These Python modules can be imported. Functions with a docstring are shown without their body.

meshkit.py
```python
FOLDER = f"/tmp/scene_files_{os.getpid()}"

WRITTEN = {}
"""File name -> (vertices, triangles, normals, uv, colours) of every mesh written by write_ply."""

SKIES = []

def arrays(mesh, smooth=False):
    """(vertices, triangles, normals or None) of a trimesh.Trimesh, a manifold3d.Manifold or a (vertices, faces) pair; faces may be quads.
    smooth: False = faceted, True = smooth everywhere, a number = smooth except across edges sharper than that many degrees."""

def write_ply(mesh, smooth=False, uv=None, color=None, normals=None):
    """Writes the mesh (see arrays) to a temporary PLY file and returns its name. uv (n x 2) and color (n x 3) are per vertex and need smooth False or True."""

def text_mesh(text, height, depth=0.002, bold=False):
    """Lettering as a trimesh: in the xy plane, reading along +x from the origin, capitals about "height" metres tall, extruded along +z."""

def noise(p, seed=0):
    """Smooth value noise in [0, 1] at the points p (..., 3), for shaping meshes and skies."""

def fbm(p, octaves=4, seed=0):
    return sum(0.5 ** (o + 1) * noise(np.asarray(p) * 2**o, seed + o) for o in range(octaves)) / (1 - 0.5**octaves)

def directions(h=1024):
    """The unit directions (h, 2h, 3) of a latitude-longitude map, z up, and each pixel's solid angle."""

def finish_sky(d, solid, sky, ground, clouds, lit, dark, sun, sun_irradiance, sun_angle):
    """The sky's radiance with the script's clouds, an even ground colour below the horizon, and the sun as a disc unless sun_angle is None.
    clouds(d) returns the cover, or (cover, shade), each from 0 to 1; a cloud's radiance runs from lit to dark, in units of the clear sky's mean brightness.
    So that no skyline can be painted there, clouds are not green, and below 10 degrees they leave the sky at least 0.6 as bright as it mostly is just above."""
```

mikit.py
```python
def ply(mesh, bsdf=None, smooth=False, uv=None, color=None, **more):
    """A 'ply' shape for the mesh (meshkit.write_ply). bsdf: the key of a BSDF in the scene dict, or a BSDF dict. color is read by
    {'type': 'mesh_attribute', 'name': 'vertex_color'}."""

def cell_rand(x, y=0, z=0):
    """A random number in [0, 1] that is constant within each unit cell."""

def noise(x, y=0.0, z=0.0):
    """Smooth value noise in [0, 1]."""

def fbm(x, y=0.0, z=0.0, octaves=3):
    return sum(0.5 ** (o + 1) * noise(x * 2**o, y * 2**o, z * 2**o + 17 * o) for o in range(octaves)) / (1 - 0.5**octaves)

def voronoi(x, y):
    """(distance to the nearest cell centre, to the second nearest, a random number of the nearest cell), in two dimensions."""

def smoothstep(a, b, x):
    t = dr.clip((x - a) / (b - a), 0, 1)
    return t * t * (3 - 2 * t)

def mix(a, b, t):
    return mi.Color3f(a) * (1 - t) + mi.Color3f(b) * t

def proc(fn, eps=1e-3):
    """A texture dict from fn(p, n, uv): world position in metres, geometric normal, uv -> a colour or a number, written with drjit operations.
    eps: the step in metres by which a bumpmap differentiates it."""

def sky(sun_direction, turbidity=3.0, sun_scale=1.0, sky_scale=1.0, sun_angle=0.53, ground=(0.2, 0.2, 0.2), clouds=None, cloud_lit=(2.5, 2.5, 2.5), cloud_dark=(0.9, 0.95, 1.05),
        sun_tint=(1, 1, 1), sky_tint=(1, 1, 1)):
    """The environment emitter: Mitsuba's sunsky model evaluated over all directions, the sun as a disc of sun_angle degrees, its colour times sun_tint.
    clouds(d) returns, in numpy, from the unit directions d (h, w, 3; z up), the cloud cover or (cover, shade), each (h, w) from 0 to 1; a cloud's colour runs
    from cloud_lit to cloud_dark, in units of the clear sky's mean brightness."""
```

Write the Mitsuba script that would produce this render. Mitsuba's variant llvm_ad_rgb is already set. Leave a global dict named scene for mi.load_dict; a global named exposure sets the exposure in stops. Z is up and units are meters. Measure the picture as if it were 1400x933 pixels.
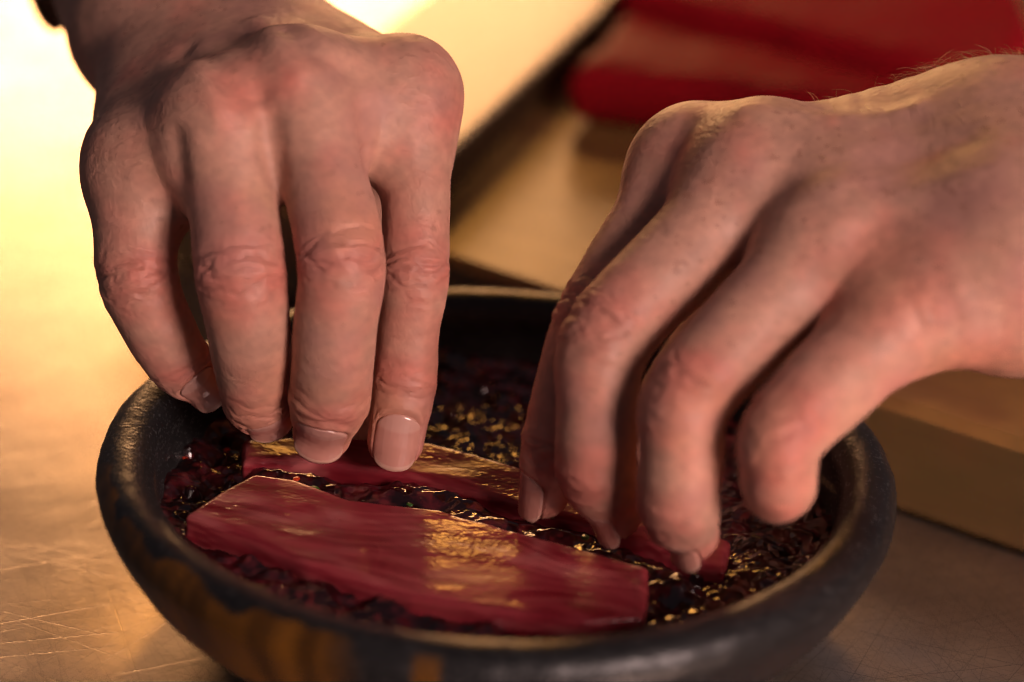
import math, random, numpy as np, trimesh, mitsuba as mi, drjit as dr, mikit, meshkit
from mikit import noise, fbm, voronoi, smoothstep, mix, proc, cell_rand
from scipy.spatial import cKDTree
T = mi.ScalarTransform4f
rng = np.random.default_rng(7)
random.seed(7)
scene, labels = {}, {}
A3 = np.array

# ---------------------------------------------------------------- camera, lamps, exposure
EYE = A3([0.0022, -0.5381, 0.3336])
PITCH, ROLL = math.radians(25.372), math.radians(2.622)
VIEW = A3([0, math.cos(PITCH), -math.sin(PITCH)])
_r = A3([1.0, 0, 0]); _u = np.cross(_r, VIEW)
UP = -math.sin(ROLL) * _r + math.cos(ROLL) * _u
exposure = 0.0
scene['camera'] = {'type': 'thinlens', 'fov': 24.0, 'fov_axis': 'x', 'aperture_radius': 0.0095, 'focus_distance': 0.611,
                   'near_clip': 0.01, 'far_clip': 60.0,
                   'to_world': T().look_at(origin=EYE.tolist(), target=(EYE + VIEW).tolist(), up=UP.tolist())}


def tag(key, label, cat=None, group=None, kind=None):
    d = {}
    if label: d['label'] = label
    if cat: d['category'] = cat
    if group: d['group'] = group
    if kind: d['kind'] = kind
    labels[key] = d


def lamp(key, at, towards, w, h, rgb, label, cat):
    scene[key] = {'type': 'rectangle', 'to_world': T().look_at(origin=list(at), target=list(towards), up=[0, 0, 1]) @ T().scale([w / 2, h / 2, 1]),
                  'bsdf': {'type': 'diffuse', 'reflectance': {'type': 'rgb', 'value': [.5, .5, .5]}},
                  'emitter': {'type': 'area', 'radiance': {'type': 'rgb', 'value': list(rgb)}}}
    tag(key, label, cat)


# low warm window far behind the worktop, soft room light behind the camera
lamp('window', (-0.36, 2.6, 0.62), (-0.02, 0.1, 0.1), 1.0, 0.48, (16, 7.9, 3.3), 'large warm glowing window at the back of the kitchen', 'window')
lamp('heat_lamp', (-0.15, 1.9, 1.08), (0.0, 0.0, 0.03), 0.32, 0.30, (18, 7.4, 1.3), 'orange glowing heat lamp hanging at the back of the kitchen', 'lamp')
lamp('light_panel', (0.98, -1.22, 0.74), (0.0, 0.0, 0.08), 0.55, 0.5, (36, 25.8, 23.4), 'soft white lamp panel in front of the worktop', 'lamp')
scene['room_light'] = {'type': 'constant', 'radiance': {'type': 'rgb', 'value': [.056, .047, .054]}}


# ---------------------------------------------------------------- materials
def rgb(*c): return {'type': 'rgb', 'value': list(c)}


def bump(inner, fn, eps=2e-4, scale=1.0):
    return {'type': 'bumpmap', 'arbitrary': proc(fn, eps), 'scale': scale, 'bsdf': inner}


def rot(p, a):
    c, s = math.cos(a), math.sin(a)
    return p.x * c + p.y * s, -p.x * s + p.y * c


def scratches(p, seed, n=7, pitch=.006, w=.00015):
    out = mi.Float(0)
    for k in range(n):
        a = (k * 2.399 + seed) % math.pi
        u, v = rot(p, a)
        v = v + .0012 * noise(u * 7 + 31 * k, 3.7 * k)
        row = dr.floor(v / pitch)
        col = dr.floor(u / .07 + 9 * cell_rand(row, k + 40))
        on = cell_rand(row, col, k + seed) 
        off = (cell_rand(row, col, k + 9 + seed) * .8 + .1) * pitch
        d = dr.abs(v - row * pitch - off)
        uu = u / .07 + 9 * cell_rand(row, k + 40) - col
        ends = smoothstep(0, .2, uu) * (1 - smoothstep(.6 , 1, uu))
        out = dr.maximum(out, (1 - smoothstep(w * .3, w, d)) * ends * smoothstep(.35, .9, on))
    return out


def steel_color(p, n, uv):
    s = dr.maximum(scratches(p, 1), scratches(p, 5, 9, .0018, .0001) * .7)
    g = fbm(p.x * 60, p.y * 60, 0, 4)
    f = fbm(p.x * 900, p.y * 900, 3, 2)
    smear = smoothstep(.45, .75, fbm(p.x * 18 + 4, p.y * 30, 5, 4))
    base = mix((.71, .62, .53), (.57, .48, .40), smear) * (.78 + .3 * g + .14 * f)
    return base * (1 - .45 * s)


def steel_rough(p, n, uv):
    s = scratches(p, 1)
    return .22 + .10 * fbm(p.x * 45, p.y * 45, 0, 3) - .08 * s


def steel_bump(p, n, uv):
    s = dr.maximum(scratches(p, 1), scratches(p, 5, 5, .003, .00006) * .5)
    u, v = rot(p, .5)
    return -.000016 * s + .000008 * noise(u * 300, v * 4000) + .000014 * fbm(p.x * 700, p.y * 700, 0, 2)


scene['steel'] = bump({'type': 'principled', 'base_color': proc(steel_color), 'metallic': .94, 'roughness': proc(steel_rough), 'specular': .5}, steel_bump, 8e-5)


def wood_color(p, n, uv):
    u, v = rot(p, -.59)
    g = fbm(u * 9, v * 130 + 3 * fbm(u * 12, v * 30, p.z * 30, 2), p.z * 130, 4)
    k = smoothstep(.42, .8, fbm(u * 40, v * 60, p.z * 60 + 3, 4))
    stain = smoothstep(.52, .72, fbm(p.x * 26 + 1, p.y * 26, p.z * 26 + 8, 4))
    top = smoothstep(.4, .8, n.z)  # window light put into the colour: top lighter than the sides
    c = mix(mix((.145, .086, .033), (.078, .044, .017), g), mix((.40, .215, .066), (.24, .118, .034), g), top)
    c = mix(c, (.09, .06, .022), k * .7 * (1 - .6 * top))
    return mix(c, (.17, .058, .025), stain * .55)


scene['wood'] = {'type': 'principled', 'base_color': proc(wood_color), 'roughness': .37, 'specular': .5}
scene['cream'] = {'type': 'principled', 'base_color': proc(lambda p, n, uv: mix((.68, .50, .27), (.58, .41, .21), fbm(p.x * 40, p.y * 12, p.z * 40, 3))), 'roughness': .33, 'specular': .5}


def stone_color(p, n, uv):
    ang = dr.atan2(p.y, p.x) * (180 / math.pi)      # streaky ochre patch on the front left of the outside
    rad = dr.sqrt(p.x * p.x + p.y * p.y)
    speck = smoothstep(.62, .85, noise(p.x * 1500, p.y * 1500, p.z * 1500))
    base = mix((.006, .0058, .0064), (.014, .0134, .0138), fbm(p.x * 60, p.y * 60, p.z * 60, 4)) + mi.Color3f(.022) * speck
    wob = fbm(ang * .22, p.z * 40, 4, 3)
    inner = .0950 + .0028 * smoothstep(.42, .75, noise(ang * .33, 1.5)) + .0022 * wob     # the ochre begins on the outer half of the lip
    up = dr.maximum(smoothstep(inner, inner + .0012, rad), 1 - smoothstep(.041, .043, p.z))
    m = smoothstep(-176, -158, ang + 6 * wob) * (1 - smoothstep(-111, -103, ang + 3 * wob)) * up * smoothstep(.022, .029, p.z + .005 * wob)
    blob = (1 - smoothstep(1.2, 2.2, dr.abs(ang + 97.5))) * (1 - smoothstep(.003, .005, dr.abs(p.z - .044))) * smoothstep(.097, .098, rad)
    m = dr.maximum(m, blob) * smoothstep(.08, .09, rad)
    streak = smoothstep(.3, .75, fbm(ang * .3, p.z * 22, 2, 4))
    och = mix((.060, .023, .003), (.13, .050, .005), streak)
    return mix(base, och * (1 - .35 * blob), m * .93)


def stone_bump(p, n, uv):
    return .00012 * noise(p.x * 1300, p.y * 1300, p.z * 1300) + .0002 * fbm(p.x * 260, p.y * 260, p.z * 260, 3)


scene['stoneware'] = bump({'type': 'principled', 'base_color': proc(stone_color), 'roughness': proc(lambda p, n, uv: .29 + .17 * fbm(p.x * 150, p.y * 150, p.z * 150, 3)), 'specular': .36}, stone_bump, 1.5e-4)


def sauce_color(p, n, uv):
    a = smoothstep(.4, .75, fbm(p.x * 240, p.y * 240, p.z * 240, 3))
    b = smoothstep(.6, .8, noise(p.x * 420, p.y * 420, p.z * 420 + 9))
    return mix(mix((.009, .0016, .0024), (.052, .0056, .0085), a), (.12, .015, .015), b * .5)


scene['sauce'] = bump({'type': 'principled', 'base_color': proc(sauce_color), 'roughness': .07, 'specular': .85},
                      lambda p, n, uv: .0004 * fbm(p.x * 330, p.y * 420, p.z * 420, 2), 2e-4)


def fish_color(p, n, uv):
    u, v = rot(p, -.21)
    g = fbm(u * 30, v * 240 + 6 * noise(u * 40, v * 20, p.z * 50), p.z * 240, 3)
    w = smoothstep(.55, .85, fbm(u * 60 + 4, v * 160, p.z * 160, 3))
    fib = smoothstep(.35, .8, noise(u * 14, v * 900 + 14 * noise(u * 30, v * 40), p.z * 900))
    c = mix((.125, .005, .010), (.225, .024, .034), smoothstep(.25, .8, g))
    c = mix(c, (.38, .085, .088), fib * .28)
    return mix(c, (.45, .15, .14), w * .45)


def fish_bump(p, n, uv):
    u, v = rot(p, -.21)
    return .00016 * fbm(u * 130, v * 420, p.z * 400, 3) + .00009 * fbm(u * 900, v * 1500, p.z * 1300, 2)


scene['fish'] = bump({'type': 'principled', 'base_color': proc(fish_color), 'specular': .27,
                      'roughness': proc(lambda p, n, uv: .32 - .18 * smoothstep(.42, .56, fbm(p.x * 75 + 7, p.y * 180, p.z * 200, 3)))}, fish_bump, 2e-4)
scene['tuna'] = bump({'type': 'principled', 'base_color': proc(lambda p, n, uv: mix((.33, .004, .010), (.25, .008, .013), fbm(p.x * 40, p.y * 120, p.z * 120, 3))), 'roughness': .5, 'specular': .02, 'clearcoat': .12, 'clearcoat_gloss': .93},
                     lambda p, n, uv: .0012 * fbm(p.x * 60, p.y * 160, p.z * 160, 3), 5e-4)


def skin_bump(ax):
    # fine folds run across the fingers: fast along ax, slow across it
    b = np.cross(ax, [0.3, .8, .1]); b /= np.linalg.norm(b); c = np.cross(ax, b)

    def fn(p, n, uv):
        t = p.x * float(ax[0]) + p.y * float(ax[1]) + p.z * float(ax[2])
        q = p.x * float(b[0]) + p.y * float(b[1]) + p.z * float(b[2])
        r = p.x * float(c[0]) + p.y * float(c[1]) + p.z * float(c[2])
        w = 1.6 * noise(q * 130, r * 130, t * 130)
        lines = dr.abs(noise(t * 1150 + w * 2, q * 240, r * 240) - .5) * 2
        cross = dr.abs(noise(t * 420 + q * 700, q * 600 - t * 260, r * 700) - .5) * 2
        pores = noise(p.x * 1700, p.y * 1700, p.z * 1700)
        mid = fbm(p.x * 380, p.y * 380, p.z * 380, 3)
        patch = .35 + smoothstep(.3, .7, fbm(p.x * 70, p.y * 70, p.z * 70, 2))
        return .00005 * lines * patch + .00006 * cross + .00010 * pores + .000035 * mid
    return fn


SKIN = {'type': 'principled', 'base_color': {'type': 'mesh_attribute', 'name': 'vertex_color'}, 'roughness': .48, 'specular': .30}
scene['skin'] = bump(SKIN, skin_bump(A3([.0, .43, .9])), 1.2e-4)
scene['skin_001'] = bump(SKIN, skin_bump(A3([.62, .2, .75])), 1.2e-4)
scene['nail'] = {'type': 'principled', 'base_color': {'type': 'mesh_attribute', 'name': 'vertex_color'}, 'roughness': .20, 'specular': .5, 'clearcoat': 1.0, 'clearcoat_gloss': .92}
scene['hair'] = {'type': 'principled', 'base_color': rgb(.50, .30, .13), 'roughness': .35, 'specular': .5}
scene['cloth'] = {'type': 'principled', 'base_color': proc(lambda p, n, uv: mix((.05, .033, .024), (.08, .055, .04), fbm(p.x * 900, p.y * 900, p.z * 900, 2))), 'roughness': .85, 'specular': .2}
scene['green'] = {'type': 'principled', 'base_color': rgb(.03, .09, .015), 'roughness': .25, 'specular': .5}
scene['red_bit'] = {'type': 'principled', 'base_color': rgb(.45, .035, .01), 'roughness': .2, 'specular': .5}


# ---------------------------------------------------------------- implicit surfaces
def surface_nets(fn, lo, hi, h):
    """Mesh of fn = 0 (fn takes an (n, 3) array) in the box lo..hi, found on a coarse grid first."""
    lo, hi = A3(lo, float), A3(hi, float)
    B = 8
    nb = np.ceil((hi - lo) / (h * B)).astype(int)
    bi = np.stack(np.meshgrid(*[np.arange(k) for k in nb], indexing='ij'), -1).reshape(-1, 3)
    cen = lo + (bi + .5) * B * h
    keep = np.abs(fn(cen)) < B * h * 1.05
    bi = bi[keep]
    n = nb * B + 1
    D = np.full(n, np.nan, np.float32)
    loc = np.stack(np.meshgrid(*[np.arange(B + 1)] * 3, indexing='ij'), -1).reshape(-1, 3)
    idx = (bi[:, None] * B + loc[None]).reshape(-1, 3)
    flat = np.unique(np.ravel_multi_index(idx.T, n))
    ijk = np.stack(np.unravel_index(flat, n), -1)
    D.ravel()[flat] = fn(lo + ijk * h)
    neg = D < 0
    ok = ~np.isnan(D)
    m = n - 1
    cnt = np.zeros(m, np.int8); allok = np.ones(m, bool)
    for c in np.ndindex(2, 2, 2):
        s = tuple(slice(c[k], c[k] + m[k]) for k in range(3))
        cnt += neg[s]; allok &= ok[s]
    act = (cnt > 0) & (cnt < 8) & allok
    cells = np.argwhere(act)
    vid = np.full(m, -1, np.int32); vid[act] = np.arange(len(cells))
    acc = np.zeros((len(cells), 3)); num = np.zeros(len(cells))
    for ax in range(3):
        for c in np.ndindex(2, 2):
            o0 = np.insert(A3(c), ax, 0); o1 = np.insert(A3(c), ax, 1)
            a = D[tuple((cells + o0).T)]; b = D[tuple((cells + o1).T)]
            x = (a < 0) != (b < 0)
            t = np.where(x, a / np.where(x, a - b, 1), 0)
            acc += np.where(x[:, None], cells + o0 + (o1 - o0) * t[:, None], 0); num += x
    V = lo + acc / num[:, None] * h
    quads = []
    for ax in range(3):
        o = np.zeros(3, int); o[ax] = 1
        s0 = [slice(1, m[k]) for k in range(3)]; s0[ax] = slice(0, m[ax])
        s1 = list(s0); s1[ax] = slice(1, m[ax] + 1)
        a, b = neg[tuple(s0)], neg[tuple(s1)]
        good = ok[tuple(s0)] & ok[tuple(s1)]
        e = np.argwhere((a != b) & good)
        st = A3([x.start for x in s0])
        g = e + st
        u, v = [(1, 2), (2, 0), (0, 1)][ax]
        du = np.zeros(3, int); du[u] = 1; dv = np.zeros(3, int); dv[v] = 1
        q = np.stack([vid[tuple((g - du - dv).T)], vid[tuple((g - dv).T)], vid[tuple(g.T)], vid[tuple((g - du).T)]], 1)
        flip = ~a[tuple(e.T)]
        q[flip] = q[flip][:, ::-1]
        quads.append(q[(q >= 0).all(1)])
    q = np.vstack(quads)
    f = np.vstack([q[:, [0, 1, 2]], q[:, [0, 2, 3]]])
    return trimesh.Trimesh(V, f, process=False)


def grad(fn, P, e=2e-4):
    """Normalised gradient by a tetrahedron of samples."""
    k = A3([[1, -1, -1], [-1, -1, 1], [-1, 1, -1], [1, 1, 1]], float)
    g = sum(k[i] * fn(P + e * k[i])[:, None] for i in range(4))
    return g / np.maximum(np.linalg.norm(g, axis=1, keepdims=True), 1e-12)


def neighbour_average(m):
    from scipy.sparse import coo_matrix, diags
    f = np.asarray(m.faces); n = len(m.vertices)
    a = f[:, [0, 1, 2, 1, 2, 0]].ravel(); b = f[:, [1, 2, 0, 0, 1, 2]].ravel()
    M = coo_matrix((np.ones(len(a)), (a, b)), (n, n)).tocsr(); M.data[:] = 1
    return diags(1 / np.maximum(np.asarray(M.sum(1)).ravel(), 1)) @ M


def vertex_normals(m):
    v, f = np.asarray(m.vertices), np.asarray(m.faces)
    c = np.cross(v[f[:, 1]] - v[f[:, 0]], v[f[:, 2]] - v[f[:, 0]])
    n = np.stack([np.bincount(f.ravel(), np.repeat(c[:, k], 3), len(v)) for k in range(3)], 1)
    return n / np.maximum(np.linalg.norm(n, axis=1, keepdims=True), 1e-20)


def subdivide(m):
    v, f = trimesh.remesh.subdivide(np.asarray(m.vertices), np.asarray(m.faces))[:2]
    return trimesh.Trimesh(v, f, process=False)


def smin(a, b, k):
    h = np.maximum(k - np.abs(a - b), 0) / k
    return np.minimum(a, b) - h * h * k * .25


def spline(P, n):
    """Centripetal-ish Catmull-Rom through the rows of P, n samples per span."""
    P = A3(P, float)
    Q = np.vstack([2 * P[0] - P[1], P, 2 * P[-1] - P[-2]])
    out = []
    for i in range(len(P) - 1):
        p0, p1, p2, p3 = Q[i:i + 4]
        t = np.linspace(0, 1, n, endpoint=False)[:, None]
        c = .5 * (2 * p1 + (p2 - p0) * t + (2 * p0 - 5 * p1 + 4 * p2 - p3) * t ** 2 + (3 * p1 - p0 - 3 * p2 + p3) * t ** 3)
        c[:, 3] = (p1[3] + (p2[3] - p1[3]) * (t * t * (3 - 2 * t)))[:, 0] if P.shape[1] > 3 else 0
        out.append(c)
    return np.vstack(out + [P[-1:]])


def chain_sdf(S, P, far=.014):
    """Distance to a chain of spheres S (n, 4) joined by cones; past far from its box only a bound."""
    P = P.astype(np.float32, copy=False); S = S.astype(np.float32)
    out = np.full(len(P), 9.0, np.float32)
    step = 5
    for i in range(0, len(S) - 1, step):
        part = S[i:i + step + 1]
        lo = (part[:, :3] - part[:, 3:]).min(0); hi = (part[:, :3] + part[:, 3:]).max(0)
        q = np.maximum(np.maximum(lo - P, P - hi), 0)
        box = np.sqrt(np.einsum('ij,ij->i', q, q)) + np.float32(.004)
        near = np.flatnonzero(box < min(far + .004, 9))
        np.minimum(out, np.where(box < far + .004, 9, box), out=out)
        if not len(near): continue
        p = P[near]; d = out[near]
        for a, b in zip(part[:-1], part[1:]):
            ab = b[:3] - a[:3]; L = max(float(ab @ ab), 1e-12)
            w = p - a[:3]
            t = np.clip(w @ ab / L, 0, 1)
            w -= t[:, None] * ab
            np.minimum(d, np.sqrt(np.einsum('ij,ij->i', w, w)) - (a[3] + t * (b[3] - a[3])), out=d)
        out[near] = d
    return out


# ---------------------------------------------------------------- setting: steel worktop
tw = trimesh.creation.box([3.0, 2.6, .03]); tw.apply_translation([0.1, .75, -.015])
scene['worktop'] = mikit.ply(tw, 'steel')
tag('worktop', 'scratched stainless steel worktop glowing gold in the window light', kind='structure')


def rounded_prism(poly, z0, z1, r, h, warp=None):
    """Rounded slab over a polygon (n, 2), found as an implicit surface."""
    poly = A3(poly, float)
    if (np.roll(poly[:, 0], -1) * poly[:, 1] - poly[:, 0] * np.roll(poly[:, 1], -1)).sum() > 0: poly = poly[::-1]
    zc, hz = (z0 + z1) / 2, (z1 - z0) / 2

    def fn(P):
        p = P[:, :2]
        d = np.full(len(p), 9.0); s = np.ones(len(p))
        for a, b in zip(poly, np.roll(poly, -1, 0)):
            e = b - a; w = p - a
            t = np.clip(w @ e / (e @ e), 0, 1)
            d = np.minimum(d, np.linalg.norm(w - t[:, None] * e, axis=1))
            c1 = p[:, 1] >= a[1]; c2 = p[:, 1] < b[1]; c3 = e[0] * w[:, 1] > e[1] * w[:, 0]
            s = np.where((c1 & c2 & c3) | (~c1 & ~c2 & ~c3), -s, s)
        q = np.stack([s * d + r, np.abs(P[:, 2] - zc) - hz + r], 1)
        return np.minimum(q.max(1), 0) + np.linalg.norm(np.maximum(q, 0), axis=1) - r + (warp(P) if warp else 0)
    pad = 4 * h + .002
    return surface_nets(fn, [*(poly.min(0) - pad), z0 - pad], [*(poly.max(0) + pad), z1 + pad], h)


BOARD_CORNER = [-0.12751, 0.22181]
BOARD_ANG = -0.59227
SLAB_CORNER = [-0.02882, 0.17014]
SLAB_ANG = 1.26449
MEAT1 = [[0.01786, 0.27009], [0.07462, 0.26237], [0.1359, 0.24213], [0.17426, 0.21873], [0.18361, 0.2712], [0.145, 0.2721], [0.09067, 0.30497], [0.03792, 0.33923]]
MEAT2 = [[0.03765, 0.3496], [0.09052, 0.31213], [0.14434, 0.27399], [0.1746, 0.26248], [0.19032, 0.32259], [0.19534, 0.4094], [0.11644, 0.45063], [0.0556, 0.46326]]
FISH1 = [[-0.07677, -0.02003], [-0.06961, -0.00819], [-0.06183, 0.001], [-0.05197, -0.00039], [-0.0364, -0.00847], [-0.01416, -0.01127], [0.00436, -0.01948], [0.01525, -0.02317], [0.03798, -0.03378], [0.03624, -0.05594], [0.02218, -0.05844], [0.00509, -0.0567], [-0.01913, -0.05196], [-0.04444, -0.03976], [-0.06163, -0.02838]]
FISH2 = [[-0.06704, 0.01943], [-0.05047, 0.02271], [-0.01767, 0.0218], [0.0075, 0.0113], [0.03365, -0.00484], [0.05879, -0.01732], [0.05651, -0.03103], [0.03154, -0.01691], [0.00402, -0.00458], [-0.0149, 0.00403], [-0.03397, 0.0081], [-0.04743, 0.01079], [-0.06569, 0.00823]]
BAND = [[-0.0601, 0.00547], [-0.03717, 0.00141], [-0.0145, -0.00298], [0.00425, -0.01063], [0.01895, -0.0159], [0.03695, -0.02398], [0.04546, -0.03542]]
FLAKES = [['berry_sauce__chilli_flake', 'red_bit', [-0.05132, 0.00239, 0.0355], 0.0012], ['berry_sauce__chilli_flake_001', 'red_bit', [0.03817, -0.01281, 0.0345], 0.0013], ['berry_sauce__chilli_flake_002', 'red_bit', [-0.08208, 0.02066, 0.0305], 0.0014], ['berry_sauce__chilli_flake_003', 'red_bit', [-0.08441, 0.00641, 0.0305], 0.0011], ['berry_sauce__chilli_flake_004', 'red_bit', [-0.07211, 0.02574, 0.0305], 0.001], ['berry_sauce__herb_flake', 'green', [-0.04621, -0.00216, 0.0355], 0.0014], ['berry_sauce__herb_flake_001', 'green', [0.02254, -0.01898, 0.0345], 0.0013], ['berry_sauce__herb_flake_002', 'green', [-0.02175, -0.00644, 0.0345], 0.001]]


# thick wooden chopping block behind the bowl
def block(corner, ang, length, depth, z0, z1, ch):
    b = trimesh.creation.box([length, depth, z1 - z0])
    from manifold3d import Manifold
    pts = []
    m = trimesh.convex.convex_hull(np.vstack([b.vertices * s for s in (A3([1, 1, 1]) - A3([0, 2, 2]) * ch / A3([1, depth, z1 - z0]), A3([1, 1, 1]) - A3([2, 0, 2]) * ch / A3([length, 1, z1 - z0]), A3([1, 1, 1]) - A3([2, 2, 0]) * ch / A3([length, depth, 1]))]))
    m.apply_translation([length / 2, depth / 2, (z0 + z1) / 2])
    m.apply_transform(trimesh.transformations.rotation_matrix(ang, [0, 0, 1]))
    m.apply_translation([corner[0], corner[1], 0])
    return m


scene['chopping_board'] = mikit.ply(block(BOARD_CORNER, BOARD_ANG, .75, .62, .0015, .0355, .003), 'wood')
tag('chopping_board', 'thick worn brown wooden chopping board standing behind the bowl', 'chopping board')
scene['shaded_wood'] = {'type': 'principled', 'base_color': proc(lambda p, n, uv: mix((.035, .018, .007), (.06, .03, .012), fbm(p.x * 60, p.y * 20, p.z * 300, 3))), 'roughness': .6, 'specular': .3}  # dark brown stands in for shade on the cream board sides
scene['cream_board__top'] = mikit.ply(block(SLAB_CORNER, SLAB_ANG, .36, .066, .0505, .0535, .001), 'cream')
scene['cream_board__base'] = mikit.ply(block(SLAB_CORNER, SLAB_ANG, .359, .065, .0358, .0502, .0015), 'shaded_wood')  # separate side part, coloured dark in place of shade
tag('cream_board', 'narrow pale cream board with shade painted on its sides, lying on the wooden chopping board', 'board')

for key, poly, z0, z1, lab in (('tuna_block', MEAT1, .0365, .058, 'deep red raw tuna block nearer to the hands, on the chopping board'),
                               ('tuna_block_001', MEAT2, .0365, .066, 'deep red raw tuna block lying behind the other one')):
    warp = lambda P: .0016 * (meshkit.fbm(P * A3([40, 70, 70]), 3) - .5) * 2
    scene[key] = mikit.ply(rounded_prism(poly, z0, z1, .007, .0025, warp), 'tuna', smooth=True)
    tag(key, lab, 'raw fish', 'raw tuna blocks on the chopping board')

# ---------------------------------------------------------------- bowl, sauce, fish
R0, RT, ZL = .0935, .0068, .043
prof = [(0, .0045), (.05, .0045), (.058, .0015), (.064, .001), (.068, .003)]
prof += [(.0775, .0105), (.0865, .0185), (.0935, .0265), (.0978, .0345)]
a = np.linspace(-math.radians(28), math.radians(195), 26)
prof += [(R0 + RT * 1.06 * math.cos(t), ZL + RT * math.sin(t)) for t in a]
prof += [(.0858, .034), (.0845, .026), (.079, .019), (.065, .0135), (.04, .011), (0, .0105)]
from scipy.interpolate import PchipInterpolator
pp = A3(prof); s = np.r_[0, np.cumsum(np.linalg.norm(np.diff(pp, axis=0), axis=1))]
ss = np.linspace(0, s[-1], 170)
pp = np.stack([np.interp(ss, s, pp[:, 0]), np.interp(ss, s, pp[:, 1])], 1)
for _ in range(2): pp[1:-1] = .25 * pp[:-2] + .5 * pp[1:-1] + .25 * pp[2:]
na = 420
ang = np.arange(na) * 2 * np.pi / na
V = np.stack([np.outer(np.cos(ang), pp[:, 0]), np.outer(np.sin(ang), pp[:, 0]), np.tile(pp[:, 1], (na, 1))], -1).reshape(-1, 3)
i, j = np.meshgrid(np.arange(na), np.arange(len(pp) - 1), indexing='ij')
k = len(pp)
q = np.stack([i * k + j, ((i + 1) % na) * k + j, ((i + 1) % na) * k + j + 1, i * k + j + 1], -1).reshape(-1, 4)
bm = trimesh.Trimesh(V, np.vstack([q[:, [0, 1, 2]], q[:, [0, 2, 3]]]), process=False)
dn = (meshkit.fbm(V * 55, 3) - .5) * .0016 + (meshkit.fbm(V * 260, 2, 5) - .5) * .0003
rad = V * A3([1, 1, 0]); rad /= np.maximum(np.linalg.norm(rad, axis=1, keepdims=True), 1e-9)
bm.vertices = V + rad * dn[:, None] * (np.linalg.norm(V[:, :2], axis=1) > .01)[:, None] + A3([0, 0, .5]) * dn[:, None]
scene['bowl'] = mikit.ply(bm, 'stoneware', smooth=True)
tag('bowl', 'dark grey stoneware bowl with a thick rim and an ochre patch outside', 'bowl')

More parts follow.
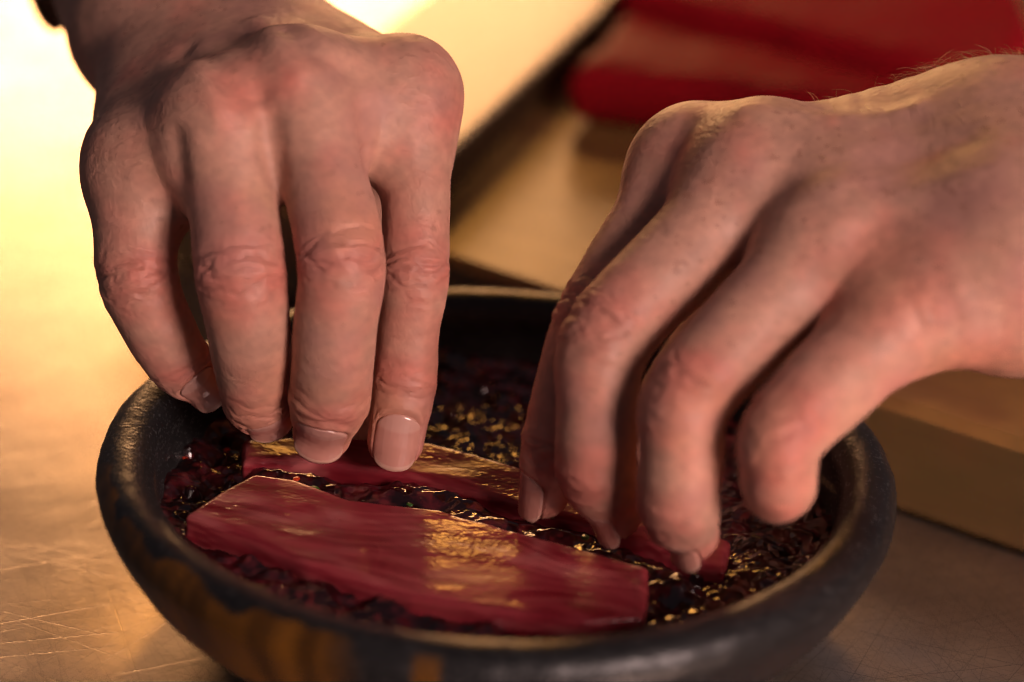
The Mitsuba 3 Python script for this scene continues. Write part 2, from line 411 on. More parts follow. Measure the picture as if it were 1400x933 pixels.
SAUCE_Z = .0302
g = np.linspace(-.087, .087, 380)
X, Y = np.meshgrid(g, g, indexing='ij')
P2 = np.stack([X, Y, 0 * X], -1)
rr = np.hypot(X, Y)
lump = np.zeros_like(X)
Z = SAUCE_Z + .0044 * (meshkit.fbm(P2 * 45, 3, 1) - .5) + .0066 * (meshkit.fbm(P2 * A3([120, 165, 1]), 3, 2) - .5)
Z += .0006 * (meshkit.fbm(P2 * 620, 2, 6) - .5)
for (x0, y0), (x1, y1) in zip(BAND[:-1], BAND[1:]):
    e = A3([x1 - x0, y1 - y0]); t = np.clip(((X - x0) * e[0] + (Y - y0) * e[1]) / (e @ e), 0, 1)
    lump = np.maximum(lump, np.exp(-((X - x0 - t * e[0]) ** 2 + (Y - y0 - t * e[1]) ** 2) / .0062 ** 2))
Z += .0045 * lump
berries = rng.uniform(-.084, .084, (110, 2)); br = rng.uniform(.0008, .0018, 110)
for (bx, by), r_ in zip(berries, br):
    w = (X - bx) ** 2 + (Y - by) ** 2
    m = w < r_ * r_
    Z[m] = np.maximum(Z[m], SAUCE_Z + .0042 * lump[m] - .0002 + .75 * np.sqrt(r_ * r_ - w[m]))
Z += .004 * np.clip((rr - .072) / .012, 0, 1) ** 2 * .6
idx = np.arange(X.size).reshape(X.shape)
q = np.stack([idx[:-1, :-1], idx[1:, :-1], idx[1:, 1:], idx[:-1, 1:]], -1).reshape(-1, 4)
q = q[(rr.ravel()[q] < .0868).all(1)]
sm = trimesh.Trimesh(np.stack([X, Y, Z], -1).reshape(-1, 3), np.vstack([q[:, [0, 1, 2]], q[:, [0, 2, 3]]]), process=False)
sm.remove_unreferenced_vertices()
scene['berry_sauce'] = mikit.ply(sm, 'sauce', smooth=True)
tag('berry_sauce', 'glossy lumpy dark red berry sauce filling the bowl', 'sauce', kind='stuff')


def fish_slice(key, poly, z0, z1, tilt_pt, tilt, label, seed, part=None):
    n0 = A3(tilt, float)       # each slice leans on the sauce

    def warp(P):
        return .0007 * (meshkit.fbm(P * A3([45, 90, 90]), 2, seed) - .5) * 2 + .00016 * (meshkit.fbm(P * A3([200, 600, 500]), 2, seed + 3) - .5)
    m = rounded_prism(poly, z0, z1, .0019, .0007, warp)
    v = np.array(m.vertices)
    v[:, 2] += (v[:, :2] - A3(tilt_pt)) @ n0
    m.vertices = v
    scene[key] = mikit.ply(m, 'fish', smooth=True)
    tag(key, label, 'fish slice')


fish_slice('fish_slice', FISH1, .0245, .0362, (-.02, -.03), (0.0, .045), 'broad dark pink raw fish slice lying free at the front of the bowl', 11)
fish_slice('fish_slice_001', FISH2, .0250, .0366, (-.01, .005), (0.0, .075), 'narrow pink raw fish slice pressed down by the fingers, in the middle of the bowl', 23)

for nm, mat, at, r_ in FLAKES:
    m = trimesh.creation.icosphere(2, 1.0)
    m.vertices = m.vertices * A3([1, .75, .35]) * r_ * (1 + .5 * (meshkit.fbm(m.vertices * 2 + 9 * at[0] * 1e3, 2)[:, None] - .5))
    m.apply_transform(trimesh.transformations.rotation_matrix(at[0] * 900, [0, 0, 1])); m.apply_translation(at)
    scene[nm] = mikit.ply(m, mat, smooth=True)


# ---------------------------------------------------------------- the person's hands
tag('person', 'person reaching over the bowl with both bare hands, pressing raw fish into the sauce', 'person')
FN = ('index', 'middle', 'ring', 'pinky')
TOCAM = -VIEW


class Hand:
    def __init__(self, fingers, palm, dorsal, web_n, knuckle_bump, webs=((-.1, .0096, .001), (.08, .0092, .0015), (.20, .0075, .003), (.32, .0056, .004)), lean=(1, 1)):
        self.pts = fingers
        self.ch = {k: spline(v, 7) for k, v in fingers.items()}
        self.palm = {k: spline(v, 6) for k, v in palm.items()}
        self.dorsal = dorsal                         # per finger: unit vector out of the back of the finger tip
        self.webs = []
        for a, b in zip(FN[:-1], FN[1:]):
            A, B = fingers[a], fingers[b]
            for t, r, s_ in webs:
                pa = A[0, :3] + (A[2, :3] - A[0, :3]) * t - web_n * s_ * lean[0]
                pb = B[0, :3] + (B[2, :3] - B[0, :3]) * t - web_n * s_ * lean[1]
                self.webs.append(A3([[*pa, r], [*pb, r]]))
        self.bumps = knuckle_bump

    def sdf(self, P):
        d = None
        for c in self.palm.values():
            e = chain_sdf(c, P, .022)
            d = e if d is None else smin(d, e, .014)
        for w in self.webs:
            d = smin(d, chain_sdf(w, P, .022), .010)
        f = None
        for k in FN:
            e = chain_sdf(self.ch[k], P)
            f = e if f is None else smin(f, e, .0012)
        t = chain_sdf(self.ch['thumb'], P)
        f = smin(f, t, .0012)
        d = smin(d, f, .0085)
        for c, r in self.bumps:
            e = np.linalg.norm(P - c, axis=1) - r
            d = smin(d, e, .008)
        return d

    def box(self):
        S = np.vstack(list(self.ch.values()) + list(self.palm.values()))
        return (S[:, :3] - S[:, 3:]).min(0) - .012, (S[:, :3] + S[:, 3:]).max(0) + .012


def frame(h, k, back=0.0):
    F = h.pts[k]
    ax = F[-1, :3] - F[-2, :3]; ax /= np.linalg.norm(ax)
    n = h.dorsal[k] - (h.dorsal[k] @ ax) * ax; n /= np.linalg.norm(n)
    return ax, n, np.cross(ax, n)


def nail_mesh(h, k, start, length, halfw, lift=.00035):
    """Curved nail plate on the back of a finger's last joint. start: metres before the tip's centre."""
    ax, n, b = frame(h, k)
    tip, r = h.pts[k][-1, :3], h.pts[k][-1, 3]
    nu, nv = 33, 41
    u = np.linspace(-1, 1, nu); v = np.linspace(0, 1, nv)
    U, Vv = np.meshgrid(u, v, indexing='ij')
    # rounded cuticle and a gently curved free edge
    cut = .30 * (1 - np.sqrt(np.clip(1 - (U * .97) ** 2, 0, 1)))
    edge = 1 - .14 * U ** 2 - .14 * U ** 8
    vv = cut + (edge - cut) * Vv
    wd = halfw * (1 - .10 * np.exp(-Vv * 6) - .05 * np.clip(Vv - .8, 0, 1))
    # cast inwards onto the finger
    base = tip + ax * (-start + vv * length)[..., None]
    th = U * wd / r * 1.02
    th = np.clip(th, -1.25, 1.25)
    dirv = np.cos(th)[..., None] * n + np.sin(th)[..., None] * b
    P = (base + dirv * r * 1.9).reshape(-1, 3); dv = dirv.reshape(-1, 3)
    own = lambda Q: chain_sdf(h.ch[k], Q, .03)
    for _ in range(25):
        P = P - dv * np.clip(own(P), -.004, .004)[:, None] * .8
    P = P.reshape(nu, nv, 3)
    rc = np.linalg.norm((P - base)[nu // 2 - 1:nu // 2 + 2, 2:9], axis=-1).mean()
    straight = base + dirv * rc
    mixw = smooth01((vv - .45) / .55)[..., None] * .75
    P = P * (1 - mixw) + straight * mixw
    rim = 1 - np.clip((1 - np.abs(U)) / .10, 0, 1) ** .5
    rimv = 1 - np.clip(Vv / .05, 0, 1) ** .5
    off = lift - .0006 * np.maximum(rim * .8, rimv)
    P = P + dirv * off[..., None]
    ridge = .00003 * np.sin(U * 41 + 3 * np.sin(U * 7))
    P = P + dirv * ridge[..., None]
    top = P.reshape(-1, 3); bot = (P - dirv * .0005).reshape(-1, 3)
    idx = np.arange(nu * nv).reshape(nu, nv)
    q = np.stack([idx[:-1, :-1], idx[1:, :-1], idx[1:, 1:], idx[:-1, 1:]], -1).reshape(-1, 4)
    N = nu * nv
    ring = np.concatenate([idx[:, 0], idx[-1, 1:], idx[-2::-1, -1], idx[0, -2:0:-1]])
    q2 = np.stack([ring, np.roll(ring, -1), np.roll(ring, -1) + N, ring + N], 1)
    F = np.vstack([q, q[:, ::-1] + N, q2[:, ::-1]])
    tm = trimesh.Trimesh(np.vstack([top, bot]), np.vstack([F[:, [0, 1, 2]], F[:, [0, 2, 3]]]), process=False)
    # nail colours: pale half moon, pink bed, light free edge
    moon = (1 - smooth01((vv - .30 + .12 * U ** 2) / .06))
    free = smooth01((vv - edge + .10) / .03)
    col = A3([.43, .195, .150]) * np.ones(U.shape + (1,))
    col = col * (1 - moon[..., None] * .8) + A3([.47, .255, .205]) * moon[..., None] * .8
    col = col * (1 - free[..., None] * .6) + A3([.50, .31, .24]) * free[..., None] * .6
    col = np.vstack([col.reshape(-1, 3)] * 2)
    c = top.mean(0) 
    if (tm.face_normals[:len(q)] @ n).mean() < 0: tm.invert()
    return tm, col, (tip, ax, n, b, start, length, halfw)


def smooth01(t):
    t = np.clip(t, 0, 1)
    return t * t * (3 - 2 * t)


def build_hand(key, h, nails, creases, redness, veins, h_step=.00104):
    lo, hi = h.box()
    lo, hi = np.maximum(lo, CLIP[key][0]), np.minimum(hi, CLIP[key][1])
    m = surface_nets(h.sdf, lo, hi, h_step)
    comp = trimesh.graph.connected_component_labels(m.face_adjacency, node_count=len(m.faces))
    m.update_faces(comp == np.bincount(comp).argmax()); m.remove_unreferenced_vertices()
    m = subdivide(m)
    L = neighbour_average(m)
    P = np.array(m.vertices)
    for _ in range(6):
        P = P + .5 * (L @ P - P); P = P - .53 * (L @ P - P)
    m.vertices = P
    N = vertex_normals(m)
    for _ in range(3): N = L @ N
    N /= np.linalg.norm(N, axis=1, keepdims=True)
    P = P - N * np.clip(h.sdf(P), -.0006, .0006)[:, None]
    for _ in range(4):
        P = P + .5 * (L @ P - P); P = P - .53 * (L @ P - P)
    disp = np.zeros(len(P)); red = np.zeros(len(P)); dark = np.zeros(len(P)); pale = np.zeros(len(P))
    # which finger each vertex lies on, where along it, and how far round its back
    names = list(FN) + ['thumb']
    samples = np.vstack([np.c_[h.ch[k][:, :3], np.full(len(h.ch[k]), i)] for i, k in enumerate(names)])
    dist = np.stack([chain_sdf(h.ch[k], P, .01) for k in names], 1)
    own = dist.argmin(1)
    for i, k in enumerate(names[:4]):
        S = h.ch[k]; F = h.pts[k]
        sel = np.where((own == i) & (dist[:, i] < .006))[0]
        if not len(sel): continue
        p = P[sel]
        arc = np.r_[0, np.cumsum(np.linalg.norm(np.diff(S[:, :3], axis=0), axis=1))]
        best = np.full(len(sel), 9.0); s_at = np.zeros(len(sel)); axd = np.zeros((len(sel), 3)); foot = np.zeros((len(sel), 3))
        for a_, b_, s0, s1 in zip(S[:-1], S[1:], arc[:-1], arc[1:]):
            ab = b_[:3] - a_[:3]; t = np.clip((p - a_[:3]) @ ab / (ab @ ab), 0, 1)
            f_ = a_[:3] + t[:, None] * ab; d_ = np.linalg.norm(p - f_, axis=1)
            c_ = d_ < best
            best[c_] = d_[c_]; s_at[c_] = (s0 + t * (s1 - s0))[c_]; axd[c_] = ab / np.linalg.norm(ab); foot[c_] = f_[c_]
        dn = h.dorsal[k]
        nn = dn - (axd @ dn)[:, None] * axd; nn /= np.linalg.norm(nn, axis=1, keepdims=True)
        bb = np.cross(axd, nn)
        w = p - foot; wl = np.linalg.norm(w, axis=1, keepdims=True); w = w / np.maximum(wl, 1e-9)
        cosd = (w * nn).sum(1); sind = (w * bb).sum(1); phi = np.arctan2(sind, cosd)
        sp, sd, st = arc[14], arc[28], arc[-1]
        jit = (meshkit.fbm(p * 260, 3, 5 + i) - .5)
        jit2 = (meshkit.fbm(p * 700, 2, 15 + i) - .5)
        mask = smooth01((cosd + .15) / .7)
        for centre, offs, wid, amp, curve in ((sp, creases['pip'], .00060, .00046, .0016), (sd, creases['dip'], .0005, .00036, .0012)):
            for q_, (o, a_) in enumerate(offs):
                line = centre + o + np.sign(o if o else .001) * -curve * phi ** 2 + jit * .0036 + .0006 * np.sin(phi * (3 + q_) + q_ * 2 + i)
                brk = smooth01((meshkit.noise(p * 300 + q_ * 7.7 + i, 3) - .22) / .3)
                disp[sel] -= amp * a_ * np.exp(-((s_at - line) / wid) ** 2) * mask * brk
                dark[sel] += .45 * a_ * np.exp(-((s_at - line) / (wid * .9)) ** 2) * mask * brk
            env = np.exp(-((s_at - centre) / .0075) ** 2)
            disp[sel] += .0007 * env * mask + .00022 * env * mask * np.sin((s_at + jit * .004 - .9 * curve * phi ** 2) / .00115)
            red[sel] += .85 * np.exp(-((s_at - centre) / .0085) ** 2) * mask * (.6 + 1.1 * jit + .4)
        # fine transverse lines everywhere on the back of the finger
        disp[sel] += (.00002 * np.sin((s_at + jit * .006) / .00042) + .00003 * np.sin((s_at + jit * .008 + jit2 * .002 + phi * .0006) / .0006)) * mask
        red[sel] += .75 * smooth01((s_at - sd - .004) / .008)
        # side creases on the inside of the joints
        # nail bed: carve, and raise the fold round it
        if k in nails:
            tip, ax, n, b, start, length, hw = nails[k]
            along = (p - tip) @ ax + start
            r_ = F[-1, 3]
            across = phi * r_
            u = np.abs(across) / hw; v_ = along / length
            cut_ = .30 * (1 - np.sqrt(np.clip(1 - np.clip(u, 0, 1.03) ** 2 * .94, 0, 1)))
            inside = smooth01((1.03 - u) / .1) * smooth01((v_ - cut_ + .02) / .08) * (cosd > -.2)
            disp[sel] = disp[sel] * (1 - inside) - .0006 * inside
            ringu = np.exp(-((u - 1.16) / .12) ** 2) * smooth01((v_ + .1) / .2) * (1 - smooth01((v_ - .75) / .3))
            ringv = np.exp(-((v_ - cut_ + .09) / .06) ** 2) * smooth01((1.3 - u) / .4)
            disp[sel] += .00034 * np.maximum(ringu, ringv) * (cosd > -.3)
            dark[sel] += .5 * np.exp(-((u - 1.02) / .05) ** 2) * (v_ > 0) * (v_ < 1)
    # tissue-scale relief and the tendons, veins and hollows listed for this hand
    disp += .0006 * (meshkit.fbm(P * 75, 3, 3) - .5) + .00008 * (meshkit.fbm(P * 240, 2, 9) - .5)
    for line, r_, amp, tint in veins:
        S = spline(A3([[*q_, .001] for q_ in line]), 10)
        d_ = chain_sdf(S, P, .02)
        g_ = np.exp(-(np.maximum(d_ + .001, 0) / r_) ** 2)
        disp += amp * g_
        dark += tint * g_
    for c, r_, a_ in redness:
        red += a_ * np.exp(-(np.linalg.norm(P - A3(c), axis=1) / r_) ** 2)
    m.vertices = P + N * disp[:, None]
    # ---- skin colour, darker along creases, hollows and nail edges
    n1 = meshkit.fbm(P * 90, 3, 21); n2 = meshkit.fbm(P * 420, 3, 22); n3 = meshkit.noise(P * 620, 8); n4 = meshkit.fbm(P * 36, 3, 27)
    col = np.ones((len(P), 1)) * A3([.46, .242, .174])
    red = np.clip(red + 2.0 * (n4 - .5) + 1.9 * (n1 - .5), 0, 1.1)[:, None]
    col = col * (1 - .72 * red) + A3([.455, .142, .110]) * .72 * red
    yel = smooth01((n4 - .55) / .25)[:, None] * .5
    col = col * (1 - yel) + A3([.49, .27, .165]) * yel
    col *= (1 + .40 * (n2 - .5) + .30 * (n1 - .5))[:, None]
    pur = smooth01((meshkit.fbm(P * 55, 3, 41) - .52) / .2)[:, None] * .45
    col = col * (1 - pur) + A3([.36, .165, .145]) * pur
    fre = smooth01((n3 - .72) / .14)[:, None] * smooth01((meshkit.noise(P * 60, 31) - .35) / .3)[:, None] * (1 - np.clip(red, 0, 1) * .6)
    col = col * (1 - .5 * fre) + A3([.27, .12, .075]) * .5 * fre
    dk = np.clip(dark, -.5, 1.1)[:, None]
    col = col * (1 - .42 * np.clip(dk, 0, 1)) + A3([.30, .10, .075]) * .30 * np.clip(dk, 0, 1)
    scene[key] = mikit.ply(m, 'skin_001' if key.endswith('001') else 'skin', smooth=True, color=np.clip(col, .01, .9))
    return m


LEFT_FINGERS = {'index': [[-0.02736, 0.04774, 0.12435, 0.00977], [-0.0245, 0.03373, 0.1088, 0.00893], [-0.02294, 0.01825, 0.08782, 0.00849], [-0.02417, 0.01346, 0.07305, 0.00778], [-0.02466, 0.01102, 0.05975, 0.00801], [-0.02629, 0.00591, 0.04593, 0.00728]], 'middle': [[-0.05304, 0.03508, 0.12799, 0.01141], [-0.0464, 0.01797, 0.11292, 0.01088], [-0.04066, 0.00356, 0.09652, 0.01077], [-0.04154, -0.00098, 0.07996, 0.01028], [-0.04251, -0.00041, 0.06247, 0.01024], [-0.04483, 0.0041, 0.04866, 0.00762]], 'ring': [[-0.07343, 0.02838, 0.12086, 0.01208], [-0.06883, 0.01559, 0.10789, 0.01124], [-0.06531, 0.00368, 0.0921, 0.01116], [-0.06297, 0.00145, 0.07573, 0.01035], [-0.0618, 0.00636, 0.05809, 0.00926], [-0.06041, 0.01356, 0.0476, 0.00566]], 'pinky': [[-0.09458, 0.03572, 0.10599, 0.01235], [-0.09413, 0.0244, 0.09613, 0.01074], [-0.09279, 0.0164, 0.08392, 0.01015], [-0.08828, 0.0143, 0.07249, 0.00928], [-0.08292, 0.01559, 0.06121, 0.00824], [-0.07581, 0.01764, 0.05153, 0.0053]], 'thumb': [[-0.05441, 0.08056, 0.10719, 0.01394], [-0.04289, 0.06519, 0.08179, 0.01229], [-0.03759, 0.05145, 0.06215, 0.01084], [-0.0366, 0.04117, 0.04747, 0.00981], [-0.03727, 0.03176, 0.03464, 0.00859]]}
RIGHT_FINGERS = {'index': [[0.04366, 0.03579, 0.11314, 0.00819], [0.03291, 0.02095, 0.10285, 0.00789], [0.02131, 0.0005, 0.08642, 0.0081], [0.01568, -0.00667, 0.06959, 0.00757], [0.01367, -0.01158, 0.05577, 0.00759], [0.01212, -0.01303, 0.04288, 0.00618]], 'middle': [[0.05853, 0.01965, 0.11818, 0.0105], [0.04356, 0.00205, 0.10352, 0.01158], [0.0253, -0.01528, 0.0877, 0.01088], [0.02363, -0.02268, 0.07208, 0.01], [0.02444, -0.02478, 0.05731, 0.00972], [0.02947, -0.02341, 0.04464, 0.00662]], 'ring': [[0.07744, -0.00205, 0.11214, 0.01055], [0.06171, -0.01716, 0.09755, 0.01163], [0.04456, -0.03466, 0.0831, 0.01058], [0.04307, -0.03924, 0.06998, 0.00993], [0.0436, -0.04049, 0.05699, 0.00949], [0.04749, -0.03822, 0.04795, 0.00628]], 'pinky': [[0.09211, -0.02305, 0.09895, 0.011], [0.07845, -0.03527, 0.09045, 0.01119], [0.06566, -0.04907, 0.08207, 0.00968], [0.06474, -0.05014, 0.07463, 0.00888], [0.06571, -0.04758, 0.06794, 0.00846], [0.06716, -0.04194, 0.06257, 0.00651]], 'thumb': [[0.0839, 0.06329, 0.08244, 0.01581], [0.06175, 0.0572, 0.05794, 0.01235], [0.04649, 0.04305, 0.03977, 0.01107], [0.03877, 0.0299, 0.03072, 0.01015], [0.03287, 0.01427, 0.02576, 0.00881]]}
LEFT_PALM = {'index': [[-0.02736, 0.04774, 0.12435, 0.00977], [-0.04587, 0.07156, 0.12323, 0.01207], [-0.07088, 0.10315, 0.11981, 0.01467]], 'middle': [[-0.05304, 0.03508, 0.12799, 0.01104], [-0.06483, 0.06684, 0.12494, 0.01275], [-0.07936, 0.10577, 0.12068, 0.01533]], 'ring': [[-0.07343, 0.02838, 0.12086, 0.01172], [-0.08031, 0.05931, 0.12072, 0.01341], [-0.08893, 0.10088, 0.1197, 0.01544]], 'pinky': [[-0.09458, 0.03572, 0.10599, 0.01235], [-0.09692, 0.05959, 0.10964, 0.0139], [-0.09951, 0.09615, 0.11439, 0.0162]], 'forearm': [[-0.09053, 0.11263, 0.12115, 0.02577], [-0.098, 0.15687, 0.15386, 0.0285], [-0.108, 0.22187, 0.20886, 0.034], [-0.118, 0.29187, 0.26586, 0.042]], 'forearm_b': [[-0.10801, 0.11288, 0.11701, 0.01902], [-0.11746, 0.13827, 0.12387, 0.01958], [-0.131, 0.16187, 0.15586, 0.0235], [-0.14, 0.22187, 0.20886, 0.028], [-0.14, 0.29187, 0.26586, 0.038]], 'thenar': [[-0.05623, 0.07834, 0.11419, 0.01483], [-0.07808, 0.1117, 0.1145, 0.01758]]}
RIGHT_PALM = {'index': [[0.04366, 0.03579, 0.11314, 0.00819], [0.07429, 0.03863, 0.11912, 0.01042], [0.11657, 0.03861, 0.12376, 0.01633]], 'middle': [[0.05853, 0.01965, 0.11818, 0.0105], [0.08529, 0.02026, 0.11946, 0.01267], [0.12063, 0.02498, 0.11836, 0.01825]], 'ring': [[0.07777, -0.00341, 0.11272, 0.01053], [0.09762, -0.00143, 0.11345, 0.01337], [0.12471, 0.0029, 0.11394, 0.01859]], 'pinky': [[0.09188, -0.0244, 0.09956, 0.01165], [0.10684, -0.01816, 0.10408, 0.01587], [0.12887, -0.00835, 0.10748, 0.02097]], 'dorsum': [[0.07081, 0.01266, 0.11207, 0.01116], [0.09597, 0.01315, 0.11311, 0.01529], [0.12323, 0.01506, 0.11368, 0.01984]], 'dorsum_b': [[0.08742, -0.00826, 0.10249, 0.01053], [0.10509, -0.00543, 0.10501, 0.01495], [0.12472, -0.0015, 0.10812, 0.01942]], 'forearm': [[0.12859, 0.02755, 0.11676, 0.02934], [0.15049, 0.02876, 0.11933, 0.03026], [0.18322, 0.03177, 0.12566, 0.03265], [0.22873, 0.03541, 0.13335, 0.03576]], 'forearm_b': [[0.1239, -0.00454, 0.11035, 0.02632], [0.14573, 0.00043, 0.11219, 0.02648], [0.17739, 0.00181, 0.11509, 0.03002], [0.22141, 0.00343, 0.11851, 0.03355]], 'thenar': [[0.08905, 0.04496, 0.09047, 0.01724], [0.11755, 0.03873, 0.10068, 0.02074]]}
LEFT_BUMPS = [[[-0.05524, 0.03868, 0.12856], 0.0105], [[-0.02684, 0.05203, 0.12405], 0.0098], [[-0.07473, 0.03268, 0.12059], 0.0105], [[-0.09705, 0.0427, 0.10438], 0.01]]
RIGHT_BUMPS = [[[0.04339, 0.03797, 0.11308], 0.0072], [[0.05879, 0.01631, 0.11873], 0.0095], [[0.07838, -0.00209, 0.11144], 0.009]]
LEFT_RED = [[[-0.05379, 0.02398, 0.13814], 0.012, 0.7], [[-0.02469, 0.03696, 0.13219], 0.012, 0.55], [[-0.07152, 0.01417, 0.12753], 0.01, 0.45], [[-0.01872, 0.0337, 0.12195], 0.01, 0.4], [[-0.0401, -0.00582, 0.10177], 0.011, 0.3], [[-0.09429, 0.01989, 0.11177], 0.01, 0.3]]
RIGHT_RED = [[[0.0779, -0.01844, 0.11682], 0.012, 0.55], [[0.06536, -0.05774, 0.08657], 0.012, 0.5], [[0.0566, 0.00186, 0.12242], 0.011, 0.3], [[0.10076, -0.03562, 0.10522], 0.02, 0.5], [[0.08234, -0.03367, 0.10709], 0.012, 0.5], [[0.04287, -0.04318, 0.08916], 0.01, 0.3], [[0.0245, -0.02507, 0.09267], 0.01, 0.2]]
LEFT_VEINS = [[[[-0.03724, 0.02588, 0.12779], [-0.03632, 0.02216, 0.12149], [-0.03562, 0.02097, 0.11733]], 0.0035, -0.0016, 0.15], [[[-0.05938, 0.01737, 0.12694], [-0.05818, 0.01459, 0.1204], [-0.05732, 0.01319, 0.11522]], 0.0035, -0.0014, 0.12], [[[-0.08247, 0.01508, 0.1219], [-0.08177, 0.01346, 0.11777], [-0.08113, 0.01224, 0.11346]], 0.0035, -0.0014, 0.12], [[[-0.0354, 0.02272, 0.11842], [-0.03576, 0.02041, 0.11754], [-0.03592, 0.01781, 0.1166]], 0.0012, -0.0012, 0.9], [[[-0.06332, 0.02059, 0.13224], [-0.07285, 0.0252, 0.13681], [-0.08568, 0.05126, 0.13219]], 0.004, -0.0016, 0.05], [[[-0.04072, 0.02952, 0.13592], [-0.04976, 0.02871, 0.14146], [-0.05788, 0.03714, 0.14399]], 0.004, -0.0014, 0.05], [[[-0.05372, 0.02332, 0.13743], [-0.05903, 0.03087, 0.14219], [-0.06789, 0.0603, 0.13797]], 0.0035, 0.001, 0], [[[-0.07171, 0.0158, 0.12976], [-0.07617, 0.02295, 0.13553], [-0.08247, 0.04863, 0.13323]], 0.0035, 0.0009, 0]]
RIGHT_VEINS = [[[[0.07612, -0.03105, 0.10465], [0.07414, -0.03291, 0.10224], [0.07254, -0.03364, 0.10064]], 0.0012, -0.0008, 0.6], [[[0.05704, 0.02207, 0.13374], [0.0714, 0.02093, 0.13294], [0.09781, 0.01985, 0.13651]], 0.004, 0.001, 0], [[[0.07619, -0.01596, 0.1194], [0.09163, -0.01056, 0.12536], [0.11226, -0.01371, 0.13496]], 0.004, 0.0006, 0], [[[0.06505, -0.00071, 0.12385], [0.0839, 0.00116, 0.12966], [0.10743, 0.00063, 0.13658]], 0.005, -0.001, 0]]
LEFT_SLEEVE = [[-0.112, 0.205, 0.185, 0.052], [-0.122, 0.26, 0.23, 0.064], [-0.135, 0.36, 0.305, 0.078], [-0.16, 0.5, 0.385, 0.088], [-0.19, 0.65, 0.42, 0.095]]  # upper rows thickened out of view to keep window light off the hand
RIGHT_SLEEVE = [[0.16684, 0.00682, 0.12206, 0.0416], [0.19152, 0.00806, 0.12469, 0.04337], [0.2215, 0.00941, 0.12753, 0.04514]]
CLIP = {'person__hand': (A3([-9, -9, -9]), A3([9, 9, 9])), 'person__hand_001': (A3([-9, -9, -9]), A3([9, 9, 9]))}
unit = lambda *c: A3(c, float) / np.linalg.norm(c)


def finish(key, h, nail_list, creases, redness, veins):
    nails, made = {}, []
    for k, args in nail_list.items():
        tm, col, info = nail_mesh(h, k, *args)
        nails[k] = info; made.append((tm, col))
    m = build_hand(key, h, nails, creases, redness, veins)
    for i, (tm, col) in enumerate(made):
        scene[key + '__nail' + (f'_{i:03d}' if i else '')] = mikit.ply(tm, 'nail', smooth=True, color=col)
    return m


CREASES = {'pip': [(-.0048, .6), (-.0022, 1.0), (.0004, 1.0), (.0030, .8), (.0058, .5)], 'dip': [(-.0022, .7), (0, 1.0), (.0020, .8)]}
UPV = A3([0, .43, .9])

left = Hand({k: A3(v) for k, v in LEFT_FINGERS.items()}, {k: A3(v) for k, v in LEFT_PALM.items()},
            {'index': unit(*(TOCAM + A3([.10, 0, .1]))), 'middle': unit(*(TOCAM + A3([.06, 0, .1]))), 'ring': unit(*(TOCAM + A3([.12, 0, .1]))), 'pinky': unit(*(TOCAM + A3([-.05, 0, .2])))},
            TOCAM, [(A3(c), r) for c, r in LEFT_BUMPS])
lm = finish('person__hand', left, {'index': (.0080, .0150, .0064), 'middle': (.0113, .0131, .0060), 'ring': (.0113, .0105, .0046), 'pinky': (.0098, .0118, .0043)},
            CREASES, LEFT_RED, LEFT_VEINS)
tag('person__hand', 'hand reaching down from the top left with reddened knuckles, fingertips on the fish slice')

right = Hand({k: A3(v) for k, v in RIGHT_FINGERS.items()}, {k: A3(v) for k, v in RIGHT_PALM.items()},
             {'index': unit(-.78, -.5, .25), 'middle': unit(-.80, -.55, .1), 'ring': unit(-.78, -.6, .1), 'pinky': unit(-.6, -.7, .3)},
             TOCAM, [(A3(c), r) for c, r in RIGHT_BUMPS], webs=((-.14, .0108, .0060), (.0, .0106, .0075), (.13, .0095, .0095)), lean=(.25, 1.5))
rm = finish('person__hand_001', right, {'index': (.0062, .0130, .0056), 'middle': (.0050, .0118, .0058), 'ring': (.0050, .0112, .0058), 'pinky': (.005, .010, .0050)},
            CREASES, RIGHT_RED, RIGHT_VEINS)
tag('person__hand_001', 'hand coming in from the right with a hairy forearm, fingers curled down onto the fish slice')


# ---- hairs on the forearm of the hand at the right, and fine ones on the other wrist
def hairs(key, m, region, count, length, lean, seed, width=.000045):
    r = np.random.default_rng(seed)
    P, N = np.asarray(m.vertices), np.asarray(m.vertex_normals)
    w = region(P, N)
    pick = r.choice(len(P), count, p=w / w.sum())
    parts_v, parts_f, base = [], [], 0
    for i in pick:
        p, n = P[i], N[i]
        d = lean + .55 * r.normal(size=3); d = d - (d @ n) * n; d /= np.linalg.norm(d)
        L = length * r.uniform(.45, 1.25); up = r.uniform(.3, .85)
        t = np.linspace(0, 1, 7)[:, None]
        curl = np.cross(n, d) * r.normal() * .25
        pts = p + L * (t * up * n * (1 - .45 * t) + d * (t ** 1.4) * .8 + curl * t ** 2)
        v = []
        for q_, x in enumerate(pts):
            wd = width * (1 - .75 * q_ / 6)
            e1 = np.cross(n, d)
            v += [x + e1 * wd, x - e1 * wd * .5 + n * wd * .8, x - e1 * wd * .5 - n * wd * .8]
        parts_v.append(v)
        f = []
        for q_ in range(6):
            for c in range(3):
                a_, b_ = q_ * 3 + c, q_ * 3 + (c + 1) % 3
                f += [[a_, b_, b_ + 3], [a_, b_ + 3, a_ + 3]]
        parts_f.append(A3(f) + base); base += 21
    scene[key] = mikit.ply(trimesh.Trimesh(np.vstack(parts_v), np.vstack(parts_f), process=False), 'hair', smooth=True)


hairs('person__hand_001__arm_hair', rm, lambda P, N: np.clip((P[:, 0] - .068) / .05, 0, 1) * (np.exp(-((N @ VIEW - .05) / .22) ** 2) * (N @ UPV > .3) + .02 * (N @ UPV > .5)) * (P[:, 0] < .2), 560, .0062, A3([-.8, -.1, .2]), 3, .00007)
tag('person__hand_001__arm_hair', 'fine golden hairs along the top of the forearm', kind='stuff')


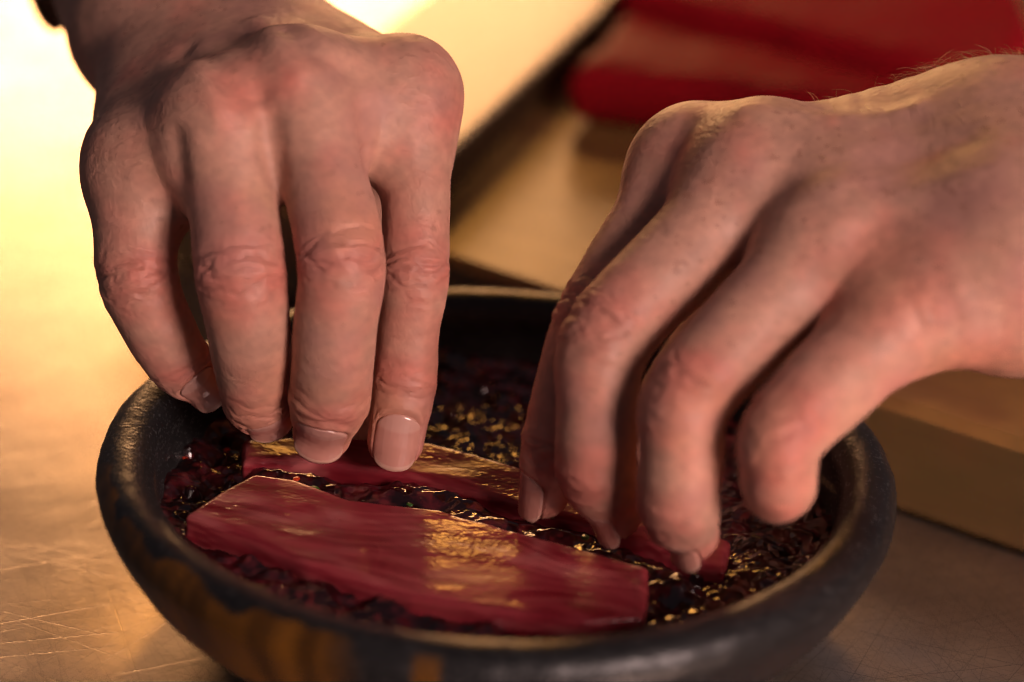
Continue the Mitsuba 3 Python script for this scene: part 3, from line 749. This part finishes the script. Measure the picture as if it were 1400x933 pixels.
# ---- rolled sleeves at the forearm ends; the left one enlarged to shade its hand
def sleeve(key, chain, grow, seed, droop=None):
    S = spline(A3(chain), 10)
    c, rad = S[:, :3], S[:, 3] + grow
    tdir = np.gradient(c, axis=0); tdir /= np.linalg.norm(tdir, axis=1, keepdims=True)
    e1 = np.cross(tdir, [0, 0, 1.0]); e1 /= np.linalg.norm(e1, axis=1, keepdims=True); e2 = np.cross(tdir, e1)
    th = np.linspace(0, 2 * np.pi, 96, endpoint=False)
    lay = []
    order = [(i, 0) for i in range(len(S))][::-1] + [(0, -.002), (1, -.003), (3, -.003)]
    for i, dr_ in order:
        lay.append(c[i] + (rad[i] + dr_) * (np.cos(th)[:, None] * e1[i] + np.sin(th)[:, None] * e2[i]))
    V = A3(lay)
    if droop is not None:                                  # the cuff hangs loose on one side
        dirn, move = unit(*droop[0]), A3(droop[1])
        for row, (i, _) in enumerate(order):
            w = np.clip((V[row] - c[i]) @ dirn / rad[i], 0, 1) ** 4 * math.exp(-i / 3.0)
            V[row] += w[:, None] * move
    n = meshkit.fbm(V * 60, 3, seed) - .5
    V = V + (V - V.mean(1, keepdims=True)) * (n * .10)[..., None]
    a_, b_ = np.meshgrid(np.arange(len(V) - 1), np.arange(96), indexing='ij')
    q = np.stack([a_ * 96 + b_, a_ * 96 + (b_ + 1) % 96, (a_ + 1) * 96 + (b_ + 1) % 96, (a_ + 1) * 96 + b_], -1).reshape(-1, 4)
    tm = trimesh.Trimesh(V.reshape(-1, 3), np.vstack([q[:, [0, 1, 2]], q[:, [0, 2, 3]]]), process=False)
    scene[key] = mikit.ply(tm, {'type': 'twosided', 'bsdf': {'type': 'ref', 'id': 'cloth'}}, smooth=True)


sleeve('person__sleeve', LEFT_SLEEVE, .004, 3, ((-.75, -.2, -.6), (.025, -.052, -.106)))
sleeve('person__sleeve_001', RIGHT_SLEEVE, .004, 4)
tag('person__sleeve', 'dark brown sleeve cuff at the top left corner, with an unseen bulky upper part added to shade the hand')
